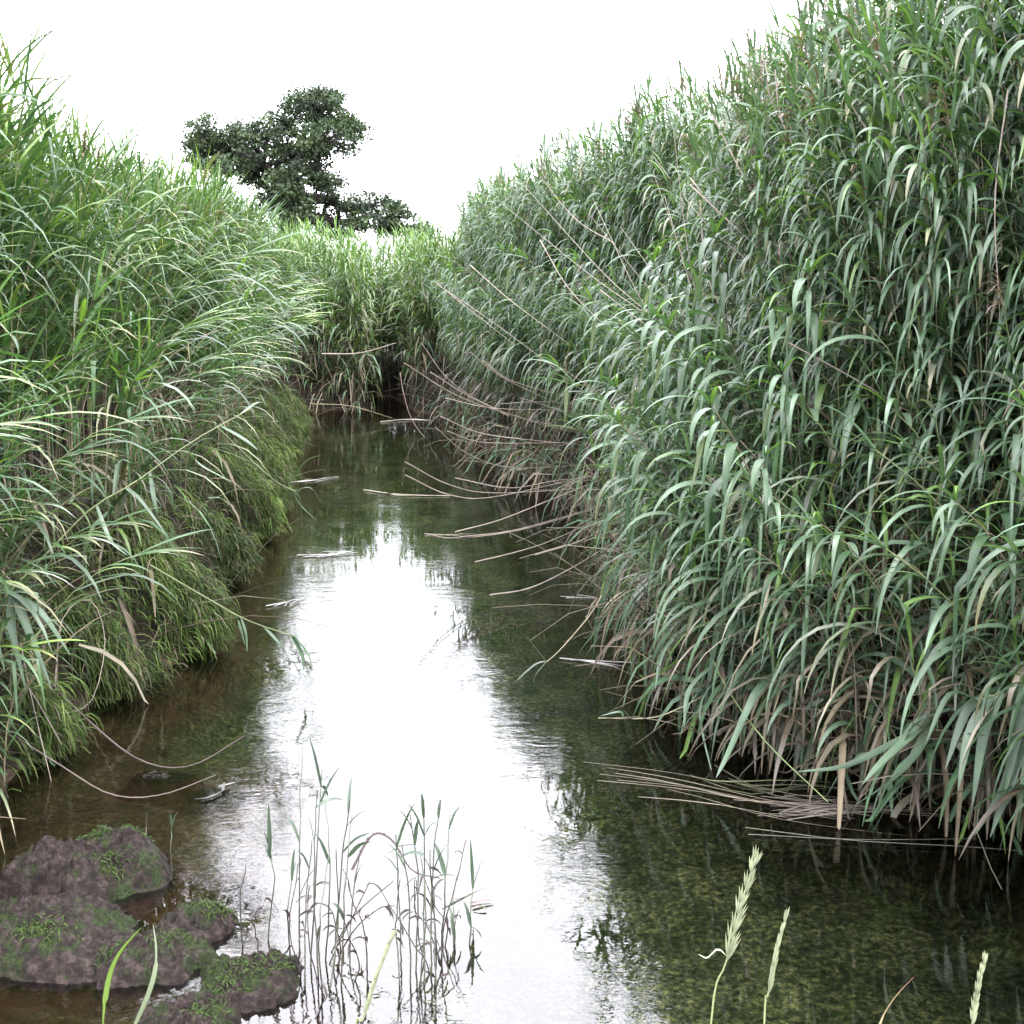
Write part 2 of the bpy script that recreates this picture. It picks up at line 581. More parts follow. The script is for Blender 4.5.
def place_reeds():
    """the reeds that show largest are things of their own; the rest of each stand is one mass"""
    want = {'right': 150, 'left': 118, 'back': 24}
    info = {
        'right': ('green reed with broad drooping leaves in the dense right bank stand',
                  'green reeds at the front of the right bank'),
        'left': ('slender green reed with long narrow leaves streaming from the left bank',
                 'green reeds at the front of the left bank'),
        'back': ('reed with bare tan lower stalk in the stand closing the far end of the stream',
                 'reeds at the far end of the stream'),
    }
    low = {
        'right_low': ('short reed with greying lower leaves at the foot of the right bank', 'low reeds along the right water edge'),
        'left_low': ('low arching reed hanging over the grassy foot of the left bank', 'low reeds along the left water edge'),
    }
    mats = dict(stem=M_STEM, leaf=M_LEAF)
    meshes = {}
    for where, lst in REEDS.items():
        def score(r):
            kind, v, x, y, z, turn, s = r
            depth = math.hypot(x, y)
            px = 512 + F * x / y
            if px < -60 or px > 1090 or y < 3.1:
                return 1e9
            u = (x - float(xr(y))) if where == 'right' else (float(xl(y)) - x) if where == 'left' else (y - BACK)
            return depth * (1 + 0.55 * max(u, 0))
        order = sorted(lst, key=score)
        singles = order[:want[where]]
        rest = order[want[where]:]
        first = {}
        for kind, v, x, y, z, turn, s in singles:
            lab, grp = low.get(kind, info[where])
            key = (kind, v)
            if key not in first:
                src = KINDS[kind][v]
                o = thing('reed', lab, 'reed', (x, y, z), turn, grp)
                for part, nm in (('stem', 'stem'), ('leaf', 'foliage')):
                    link(nm, make_mesh('reed_' + nm, *src[part]), mats[part], o)
                first[key] = o
            else:
                r0 = first[key]
                o = r0.copy()
                COL.objects.link(o)
                for ch in r0.children:
                    c = ch.copy()
                    COL.objects.link(c)
                    c.parent = o
                o.location = (x, y, z)
                o.rotation_euler = (0, 0, turn)
            o.scale = (s, s, s)
        # the mass
        g = {'stem': Geo(), 'leaf': Geo()}
        for kind, v, x, y, z, turn, s in rest:
            c, sn = math.cos(turn), math.sin(turn)
            R = np.array([[c, sn, 0], [-sn, c, 0], [0, 0, 1]]) * s
            tone = np.random.default_rng(int(abs(x * 1e4) + abs(y * 1e3))).uniform(0.8, 1.2)
            for part in ('stem', 'leaf'):
                V, Q, C = KINDS[kind][v][part]
                g[part].add(V @ R + np.array([x, y, z]), Q, C * tone)
        V1, Q1, C1 = g['leaf'].arrays()
        V2, Q2, C2 = g['stem'].arrays()
        me = make_mesh('reed_mass', np.concatenate([V1, V2]), np.concatenate([Q1, Q2 + len(V1)]), np.concatenate([C1, C2]))
        lab = {'right': 'tall dense green reed bed filling the right bank behind the front reeds',
               'left': 'bright green reed bed filling the left bank behind the front reeds',
               'back': 'lower reed bed closing off the far end of the stream'}[where]
        link('reed_bed', me, M_LEAF, label=lab, category='reed bed', kind='stuff')


# ------------------------------------------------------------------ dead leaves and grass along the edges
def build_litter():
    rng = np.random.default_rng(31)
    g = Geo()

    def patch(n, where):
        for _ in range(n):
            if where == 'right':
                y = 3.9 + 12.1 * rng.random() ** 1.6
                u = rng.uniform(0.0, 0.85)
                x = float(xr(y)) + u
                out = math.radians(205 + rng.normal(0, 60))
                zt = rng.uniform(0.05, 0.25) + 0.75 * rng.random() * min(1, 0.4 + u)
            elif where == 'back':
                x = rng.uniform(-3.4, 0.0)
                if abs(x + 1.62) < 0.3:
                    continue
                y = BACK + rng.uniform(-0.05, 0.6)
                out = math.radians(-90 + rng.normal(0, 50))
                zt = rng.uniform(0.1, 1.2)
            else:
                y = 3.4 + 12.0 * rng.random() ** 1.5
                u = rng.uniform(0.0, 0.6)
                x = float(xl(y)) - u
                out = math.radians(-10 + rng.normal(0, 60))
                zt = gz(x, y) + rng.uniform(0.0, 0.35)
            near = y < 8
            L = rng.uniform(0.2, 0.6)
            kind = rng.random()
            if kind < 0.7:      # a hanging blade
                d = np.array([math.cos(out) * 0.8, math.sin(out) * 0.8, rng.uniform(-0.4, 0.7)])
                P = blade_path((x, y, zt), d, L, 6 if near else 4, rng.uniform(0.4, 1.0))
                P[:, 2] = np.maximum(P[:, 2], 0.004)
                col = DRY[rng.integers(len(DRY))] * rng.uniform(0.45, 1.1)
                if rng.random() < 0.45:
                    col = pick_green(rng, 'right')
                ribbon(g, P, blade_w(rng.uniform(0.006, 0.014), len(P)), col, rng.normal(0, 0.5), 0.3)
            else:                # a broken stalk
                d = unit(np.array([math.cos(out) * rng.uniform(0.05, 0.7), math.sin(out) * rng.uniform(0.05, 0.7), rng.uniform(0.1, 1.0)]))
                P = blade_path((x, y, max(zt - 0.2, 0.0)), d, L * 1.5, 5, rng.uniform(0.0, 0.25))
                P[:, 2] = np.maximum(P[:, 2], 0.004)
                tube(g, P, 0.0035, 0.0015, DRY[rng.integers(len(DRY))] * rng.uniform(0.5, 1.1), 3)
    patch(2600, 'right')
    for _ in range(750):                       # a loose tangle low over the near water edge
        y = rng.uniform(4.1, 7.2)
        x = float(xr(y)) + rng.uniform(-0.02, 0.45)
        ph = rng.uniform(0, 6.28)
        d = np.array([math.cos(ph), math.sin(ph), rng.uniform(-0.2, 1.2)])
        P = blade_path((x, y, rng.uniform(0.02, 0.5)), d, rng.uniform(0.12, 0.4), 6, rng.uniform(0.1, 1.1))
        P[:, 2] = np.maximum(P[:, 2], 0.004)
        c = pick_green(rng, 'right') if rng.random() < 0.5 else DRY[rng.integers(4)] * rng.uniform(0.6, 1.25)
        ribbon(g, P, blade_w(rng.uniform(0.003, 0.010), 6), c, rng.normal(0, 0.7), 0.3, None, rng.normal(0, 0.6))
    patch(900, 'back')
    patch(350, 'left')
    link('reed_litter', g.mesh('reed_litter'), M_DRY, label='tangle of dead brown reed leaves and stalks along the water edges', category='reed litter', kind='stuff')


def build_bank_grass():
    rng = np.random.default_rng(41)
    g = Geo()
    pal = [np.array(c) for c in ((0.040, 0.070, 0.016), (0.062, 0.102, 0.022), (0.096, 0.128, 0.036), (0.055, 0.046, 0.028), (0.020, 0.032, 0.010))]
    # (centre y, along, height span, fullness) of the clumps that hang over the water
    clumps = [(5.3, 0.28, 0.55, 1.0), (5.95, 0.34, 0.75, 1.5), (7.4, 0.3, 0.6, 0.7), (8.6, 0.5, 0.7, 1.0), (9.6, 0.5, 0.75, 1.2), (11.0, 0.6, 0.7, 0.9), (12.8, 0.7, 0.7, 0.8), (4.6, 0.3, 0.4, 0.5), (14.5, 0.8, 0.6, 0.8)]
    for cy, ly, hh, full in clumps:
        n = int(4800 * full)
        brown = rng.random() < 0.4
        for _ in range(n):
            a = rng.normal(0, 0.5)
            y = cy + a * ly
            k = rng.random()
            z = 0.03 + hh * k
            if noise.noise((y * 4.5, z * 2.6, 7.7)) < -0.09:
                continue
            bulge = 0.30 * math.sin(math.pi * min(k * 0.8 + 0.18, 1)) * max(0.1, 1 - (a * 0.9) ** 2)
            x = float(xl(y)) - 0.34 * k + bulge - 0.12 + rng.normal(0, 0.05)
            if bank_s(np.array([x]), np.array([y]))[0] < -0.22:
                continue
            out = rng.normal(-0.25, 0.7)
            d = np.array([math.cos(out), math.sin(out), rng.uniform(-0.4, 0.8)])
            L = rng.uniform(0.05, 0.15)
            P = blade_path((x, y, z), d, L, 5 if cy < 7 else 4, rng.uniform(0.4, 1.0))
            P[:, 2] = np.maximum(P[:, 2], 0.004)
            pm = 0.55 + 0.9 * max(0, 0.5 + noise.noise((y * 3.1, z * 3.4, cy)))
            c = pal[rng.choice(5, p=(0.28, 0.36, 0.22, 0.08, 0.06))] * rng.uniform(0.7, 1.25) * pm
            if rng.random() < 0.06:
                c = DRY[rng.integers(4)] * 0.8
            ribbon(g, P, blade_w(rng.uniform(0.0014, 0.0028) * (1 if cy < 7 else 1.5), len(P)), c, rng.normal(0, 0.6), 0.3)
    # shorter grass over the rest of the slope and on the near bank under the camera
    for _ in range(9000):
        y = 4.2 + 11 * rng.random() ** 1.3
        u = rng.uniform(0.0, 0.9)
        x = float(xl(y)) - u
        out = rng.normal(-0.2, 0.9)
        d = np.array([math.cos(out), math.sin(out), rng.uniform(0.2, 1.3)])
        P = blade_path((x, y, gz(x, y)), d, rng.uniform(0.08, 0.24), 5, rng.uniform(0.3, 0.8))
        c = pal[rng.choice(5)] * rng.uniform(0.7, 1.25)
        ribbon(g, P, blade_w(rng.uniform(0.0025, 0.005), 5), c, rng.normal(0, 0.6), 0.3)
    for _ in range(5000):
        x = rng.uniform(-2.5, 2.5)
        y = rng.uniform(0.2, 1.85)
        out = rng.uniform(0, 6.28)
        d = np.array([math.cos(out) * 0.5, math.sin(out) * 0.5, 1])
        P = blade_path((x, y, gz(x, y) - 0.02), d, rng.uniform(0.12, 0.4), 5, rng.uniform(0.2, 0.6))
        P = P[P[:, 2] < 0.55]
        if len(P) < 3:
            continue
        ribbon(g, P, blade_w(rng.uniform(0.003, 0.005), len(P)), pal[rng.choice(4)] * 1.2, rng.normal(0, 0.6), 0.3)
    link('bank_grass', g.mesh('bank_grass'), M_GRASS, label='fine mossy green grass hanging over the foot of the left bank', category='grass', kind='stuff')


# ------------------------------------------------------------------ single stems and reeds
DRYST = np.array([0.28, 0.235, 0.20])


def traced(pts):
    return np.array([at(px, py, Y) for px, py, Y in pts])


def dry_stem(pts, label, group=None, r=0.0045, col=None, name='dry_reed_stem', cat='reed stem'):
    P = spline(traced(pts), 16)
    o0 = P[0].copy()
    g = Geo()
    c = (DRYST if col is None else np.array(col)) * random.uniform(0.8, 1.15)
    tube(g, P - o0, r, r * 0.4, c, 5)
    for k in (3, 6, 9, 12):                                # nodes of the stalk
        q = P[k] - o0
        d = unit(P[k + 1] - P[k])
        tube(g, np.array([q - d * 0.006, q, q + d * 0.006]), np.array([0.5, 1.5, 0.5]) * r * (1 - 0.04 * k), 0, c * 0.7, 5)
    o = link(name, g.mesh(name), M_DRY, label=label, category=cat)
    o.location = o0
    if group:
        o['group'] = group
    return o


def build_dry_stems():
    G = 'pale dry reed stems arching over the water'
    lab = 'thin pale dry reed stem in the bundle arching from the right bank over the water'
    b = 9.6
    rows = [
        [(404, 363, 8.6), (460, 397, 9.0), (530, 420, 9.4), (605, 436, b)],
        [(421, 343, 8.8), (455, 385, 9.1), (520, 418, 9.4), (612, 432, b)],
        [(430, 372, 9.0), (480, 402, 9.2), (540, 424, 9.5), (615, 440, b)],
        [(482, 360, 9.3), (510, 380, 9.4), (560, 395, 9.6), (620, 408, 9.9)],
        [(470, 352, 9.0), (500, 376, 9.2), (555, 402, 9.5), (622, 425, 9.9)],
        [(445, 398, 9.0), (490, 408, 9.2), (545, 410, 9.5), (610, 412, 9.9)],
        [(435, 427, 8.0), (470, 455, 8.3), (520, 468, 8.6), (620, 462, 9.0)],
        [(447, 431, 8.4), (480, 442, 8.6), (540, 443, 8.8), (625, 440, 9.0)],
        [(440, 416, 8.4), (480, 433, 8.6), (540, 441, 8.8), (620, 448, 9.0)],
        [(405, 462, 7.6), (450, 485, 7.9), (500, 493, 8.1), (615, 486, 8.4)],
        [(405, 475, 7.4), (450, 495, 7.7), (500, 496, 8.0), (620, 468, 8.3)],
        [(455, 478, 7.8), (510, 488, 7.9), (560, 480, 8.1), (630, 476, 8.3)],
        [(455, 532, 6.6), (500, 520, 6.9), (550, 500, 7.2), (625, 470, 7.6)],
        [(460, 537, 6.6), (510, 531, 6.8), (560, 518, 7.0), (640, 494, 7.3)],
        [(475, 562, 6.3), (520, 551, 6.5), (560, 537, 6.7), (640, 500, 7.1)],
        [(535, 555, 6.4), (580, 541, 6.5), (620, 520, 6.7), (670, 490, 6.9)],
        [(500, 404, 9.2), (540, 402, 9.4), (590, 404, 9.6), (640, 408, 9.9)],
        [(520, 398, 9.2), (560, 410, 9.4), (610, 425, 9.6), (640, 436, 9.9)],
    ]
    for r in rows:
        dry_stem(r, lab, G)
    dry_stem([(427, 534, 6.5), (455, 538, 6.6), (520, 530, 6.8), (615, 503, 7.2)], 'dry reed stem with the longest reach, its tip low over dark water', G)
    dry_stem([(490, 595, 5.8), (530, 588, 6.0), (575, 566, 6.2), (625, 535, 6.5)], 'lowest arching dry stem of the bundle, drooping towards the bright reflection', G)
    # long stalks lying across the face of the right bank
    lab2 = 'long pale dry stalk leaning diagonally across the green reeds of the right bank'
    G2 = 'dry stalks across the right bank'
    for r in [
        [(690, 185, 6.6), (760, 250, 6.3), (840, 320, 6.0), (930, 420, 5.6)],
        [(785, 341, 5.2), (860, 382, 5.1), (935, 428, 5.0)],
        [(700, 200, 7.0), (712, 290, 6.7), (780, 400, 6.3), (800, 470, 6.2)],
        [(775, 70, 6.0), (785, 130, 5.9), (840, 220, 5.7), (905, 320, 5.5)],
        [(830, 70, 5.8), (880, 150, 5.6), (960, 260, 5.3), (1010, 330, 5.2)],
        [(880, 60, 5.7), (930, 130, 5.5), (1000, 210, 5.3), (1050, 260, 5.2)],
        [(765, 60, 6.2), (775, 110, 6.1), (830, 190, 5.9), (890, 300, 5.6)],
        [(690, 178, 7.0), (740, 240, 6.6), (820, 330, 6.0)],
        [(445, 290, 10.5), (490, 320, 10.2), (560, 372, 9.8)],
        [(436, 283, 11.0), (470, 310, 10.7), (515, 345, 10.3)],
        [(470, 265, 10.5), (510, 300, 10.0), (570, 345, 9.6)],
        [(700, 90, 6.8), (740, 170, 6.5), (790, 260, 6.2), (830, 380, 6.0)],
        [(600, 290, 7.8), (660, 335, 7.4), (765, 402, 6.6)],
        [(540, 240, 9.0), (570, 290, 8.7), (620, 340, 8.3)],
        [(1008, 90, 4.8), (995, 200, 4.7), (1000, 320, 4.6)],
        [(900, 90, 5.6), (940, 210, 5.4), (985, 330, 5.1), (1010, 420, 5.0)],
    ]:
        dry_stem([(a_, b_, c_ * 0.87) for a_, b_, c_ in r], lab2, G2, r=0.0036)
    rs = np.random.default_rng(97)
    for k in range(30):
        x0, y0 = rs.uniform(600, 1020), rs.uniform(230, 500)
        y0 = min(y0, 180 + (x0 - 430) * 0.62)
        x1, y1 = x0 - rs.uniform(30, 150), y0 - rs.uniform(90, 210)
        dw = lambda q: float(np.interp(q, [430, 520, 600, 700, 850, 1020], [11.5, 9.2, 7.3, 6.0, 4.95, 4.3]))
        y1 = max(y1, np.interp(x1, [430, 520, 600, 700, 800, 1000], [260, 190, 150, 110, 50, 20]))
        a, b = dw(x0), dw(x1) + 0.25
        dry_stem([(x0, y0, a), (x0 * 0.62 + x1 * 0.38 - rs.uniform(0, 12), y0 * 0.62 + y1 * 0.38, a * 0.62 + b * 0.38 - 0.12), (x1, y1, b)], lab2, G2, r=rs.uniform(0.0024, 0.0038), col=(0.24, 0.20, 0.165))
    dry_stem([(978, 628, 4.3), (1002, 604, 4.3), (1050, 570, 4.3)], 'short pale broken stalk sticking out low beside the dark gap of the right reeds', r=0.005)
    dry_stem([(878, 530, 4.9), (873, 560, 4.9), (877, 590, 4.9), (880, 640, 4.95)], 'upright tan broken stalk low among the drooping right reeds', r=0.006, col=(0.38, 0.29, 0.18))
    # left bank
    G3 = 'dry stems hooped from the left bank into the water'
    dry_stem([(40, 672, 4.7), (90, 722, 4.55), (140, 760, 4.4), (190, 766, 4.35), (244, 736, 4.4)], 'upper of two dry stems bowed from the left bank into the water', G3, r=0.005, col=(0.12, 0.095, 0.085))
    dry_stem([(2, 728, 4.5), (60, 765, 4.3), (110, 794, 4.15), (160, 795, 4.1), (216, 775, 4.15)], 'lower of two dry stems bowed into the shallows above the mud clumps', G3, r=0.004, col=(0.14, 0.115, 0.10))
    G4 = 'dry stems bent down over the left bank'
    for r in [
        [(262, 345, 9.4), (252, 365, 9.2), (235, 385, 9.0), (212, 398, 8.8)],
        [(257, 340, 9.4), (245, 365, 9.2), (222, 390, 9.0)],
        [(270, 348, 9.4), (262, 370, 9.2), (240, 392, 9.0), (215, 404, 8.8)],
        [(55, 690, 4.7), (62, 620, 4.9), (90, 600, 5.0), (105, 640, 5.0), (92, 700, 4.9), (60, 715, 4.8)],
        [(0, 655, 4.6), (30, 690, 4.5), (62, 745, 4.4)],
        [(20, 640, 4.6), (32, 700, 4.45), (62, 826, 4.2)],
    ]:
        dry_stem(r, 'thin dry stem bent down over the grass of the left bank', G4, r=0.0035)
    dry_stem([(140, 520, 6.3), (190, 565, 6.0), (205, 590, 5.9)], 'thin brown stalk slanting down the grassy left bank to the water', r=0.0035, col=(0.2, 0.15, 0.11))
    # across the far end
    dry_stem([(322, 354, 15.5), (360, 353, 15.5), (396, 343, 15.6)], 'pale dry stalk lying across the reeds at the far end', r=0.011)
    dry_stem([(310, 404, 15.4), (350, 406, 15.4), (392, 418, 15.2)], 'dry stalk drooping to the water at the far end', r=0.009, col=(0.24, 0.21, 0.13))
    dry_stem([(400, 372, 14.6), (404, 395, 14.5), (415, 425, 14.2), (450, 465, 13.0)], 'thin bent stalk standing before the dark inlet', r=0.007, col=(0.22, 0.17, 0.14))


def traced_reed(pts, label, leaves, pal='left', r=0.005, name='reed', cat='reed', group=None, scol=(0.13, 0.16, 0.07), lw=0.014):
    """a single reed with its leaves where the photo shows them: leaves = (place along stem, [points], width factor)"""
    P = spline(traced(pts), 14)
    o0 = P[0].copy()
    o = thing(name, label, cat, o0, 0, group)
    g = Geo()
    tube(g, P - o0, r, r * 0.4, scol, 5)
    link('stem', g.mesh('reed_stem'), M_STEM, o)
    lf = Geo()
    rng = np.random.default_rng(int(pts[0][0] * 7 + pts[0][1]))
    for f, lp, wf in leaves:
        i = min(int(f * 13), 12)
        p = P[i] + (P[i + 1] - P[i]) * (f * 13 - i)
        Q = spline(np.vstack([p[None], traced(lp)]), 9) - o0
        ribbon(lf, Q, blade_w(lw * wf * 0.85, 9), np.array([0.082, 0.132, 0.078] if 'yellow-green' not in label else [0.13, 0.21, 0.05]) * rng.uniform(0.7, 1.25), rng.normal(0, 0.25), 0.3, None, rng.normal(0, 0.3))
    link('foliage', lf.mesh('reed_foliage'), M_LEAF, o)
    return o


def build_front_reeds():
    # the long reed reaching out over the left bank
    traced_reed([(-20, 622, 4.5), (51, 549, 4.7), (92, 508, 4.85), (137, 481, 5.0), (190, 443, 5.2), (250, 409, 5.4)],
                'long single reed reaching slantwise up and out over the grassy left bank', [
        (0.30, [(30, 505, 4.7), (72, 482, 4.8)], 0.9),
        (0.42, [(110, 540, 4.8), (128, 556, 4.75)], 0.8),
        (0.5, [(120, 462, 5.0), (132, 463, 5.0)], 0.9),
        (0.55, [(140, 500, 4.9), (166, 534, 4.8)], 1.0),
        (0.6, [(160, 476, 5.0), (168, 474, 5.0)], 0.8),
        (0.65, [(155, 505, 5.0), (160, 525, 5.0)], 0.9),
        (0.78, [(200, 465, 5.2), (232, 482, 5.1)], 1.0),
        (0.8, [(225, 452, 5.2), (265, 468, 5.2)], 0.9),
        (0.9, [(245, 440, 5.3), (258, 450, 5.3)], 0.8),
        (0.97, [(255, 404, 5.45), (262, 402, 5.5)], 0.7)])
    traced_reed([(-40, 640, 4.3), (-8, 606, 4.3), (16, 592, 4.3)], 'reed end with a fan of pale leaves hanging at the lower left edge', [
        (0.9, [(40, 612, 4.25), (70, 655, 4.2)], 1.35),
        (0.95, [(28, 630, 4.25), (52, 690, 4.2)], 1.35),
        (0.92, [(12, 630, 4.25), (26, 692, 4.2)], 1.3),
        (0.8, [(-5, 630, 4.25), (5, 672, 4.2)], 1.2),
        (0.98, [(35, 586, 4.3), (62, 580, 4.3)], 0.8)], lw=0.016)
    traced_reed([(150, 565, 5.6), (205, 597, 5.5), (247, 620, 5.4), (296, 637, 5.3)], 'thin reed stretched low across the dark water from the left bank, leaves hanging', [
        (0.55, [(238, 622, 5.45), (245, 645, 5.4)], 1.1),
        (0.62, [(246, 635, 5.4), (247, 652, 5.4)], 0.6),
        (0.78, [(280, 645, 5.3), (290, 660, 5.3)], 0.9),
        (0.97, [(302, 655, 5.3), (304, 672, 5.3)], 0.9),
        (0.98, [(308, 655, 5.3), (312, 672, 5.3)], 0.8),
        (0.97, [(308, 640, 5.3), (318, 650, 5.3)], 0.6)])
    traced_reed([(215, 425, 7.6), (262, 470, 7.5), (285, 487, 7.4), (300, 492, 7.4)], 'reed tip bending to the water beside the pale scrap at the left bank', [
        (0.8, [(300, 505, 7.4), (318, 522, 7.4)], 1.0),
        (0.85, [(300, 500, 7.4), (302, 530, 7.4)], 0.9),
        (0.9, [(310, 488, 7.4), (322, 503, 7.4)], 0.8),
        (0.7, [(305, 462, 7.4), (322, 455, 7.4)], 0.7)])
    # right bank
    traced_reed([(1075, 640, 3.7), (1040, 668, 3.7), (1005, 690, 3.7), (975, 702, 3.7)], 'broad-leaved reed hanging to the water at the right edge of the bank', [
        (0.25, [(1030, 740, 3.65), (1020, 815, 3.6)], 1.4),
        (0.4, [(1015, 740, 3.65), (1003, 800, 3.6)], 1.5),
        (0.55, [(1012, 770, 3.65), (975, 836, 3.6)], 1.8),
        (0.6, [(1015, 760, 3.65), (990, 838, 3.6)], 1.8),
        (0.7, [(985, 730, 3.65), (972, 808, 3.6)], 1.5),
        (0.8, [(970, 735, 3.65), (958, 790, 3.6)], 1.5),
        (0.9, [(965, 715, 3.7), (945, 770, 3.65)], 1.3),
        (0.97, [(950, 695, 3.7), (925, 745, 3.65)], 1.2),
        (0.3, [(1030, 660, 3.75), (990, 655, 3.75)], 1.0)], pal='right', lw=0.018, r=0.006)
    traced_reed([(700, 600, 4.9), (715, 665, 4.6), (760, 735, 4.2), (828, 802, 3.9)], 'green stem slanting down into the water from the right bank with two bent leaves', [
        (0.3, [(735, 655, 4.5), (750, 665, 4.4)], 0.9),
        (0.33, [(690, 690, 4.5), (684, 728, 4.4)], 1.2),
        (0.38, [(700, 712, 4.5), (716, 790, 4.35)], 0.4),
        (0.12, [(665, 650, 4.8), (655, 690, 4.7)], 0.9)], pal='right', lw=0.018, scol=(0.15, 0.20, 0.08))
    traced_reed([(800, 640, 4.6), (770, 690, 4.4), (750, 735, 4.25)], 'short stem with one broad grey leaf arching over the dark right water edge', [
        (0.3, [(758, 690, 4.3), (728, 755, 4.2), (716, 778, 4.15)], 1.3),
        (0.6, [(800, 675, 4.4), (770, 722, 4.3)], 1.1)], pal='right', lw=0.018)
    traced_reed([(980, 670, 4.1), (940, 710, 3.95), (905, 745, 3.9)], 'reed stem trailing one long blue-grey leaf to the water at the right', [
        (0.6, [(885, 760, 3.85), (862, 785, 3.8)], 1.2),
        (0.75, [(850, 765, 3.9), (795, 772, 3.95)], 1.0),
        (0.5, [(905, 770, 3.8), (845, 812, 3.75)], 1.4)], pal='right', lw=0.02)
    traced_reed([(605, 590, 5.9), (590, 615, 5.7), (560, 650, 5.5), (544, 664, 5.45)], 'slender stem with a green leafy tip reaching left over the water from the right bank', [
        (0.93, [(535, 665, 5.45), (515, 682, 5.4)], 0.9),
        (0.95, [(533, 645, 5.45), (523, 632, 5.45)], 0.9),
        (0.9, [(536, 675, 5.4), (532, 690, 5.4)], 0.7)], pal='right', scol=(0.30, 0.25, 0.16), r=0.004)
    traced_reed([(705, 695, 4.7), (680, 708, 4.6), (650, 718, 4.55), (598, 718, 4.55)], 'pale stem lying low on the water with its green tip pointing left', [
        (0.85, [(620, 712, 4.55), (600, 716, 4.55)], 0.7),
        (0.8, [(625, 712, 4.55), (618, 708, 4.55)], 0.5)], pal='right', scol=(0.26, 0.26, 0.16), r=0.004)
    traced_reed([(740, 260, 6.6), (760, 225, 6.5), (790, 208, 6.4)], 'reed with bright yellow-green leaves standing out on the right bank face', [
        (0.5, [(735, 205, 6.5), (700, 190, 6.5)], 1.2),
        (0.7, [(765, 200, 6.5), (735, 210, 6.5)], 1.1)], pal='left', lw=0.02, scol=(0.16, 0.22, 0.05))


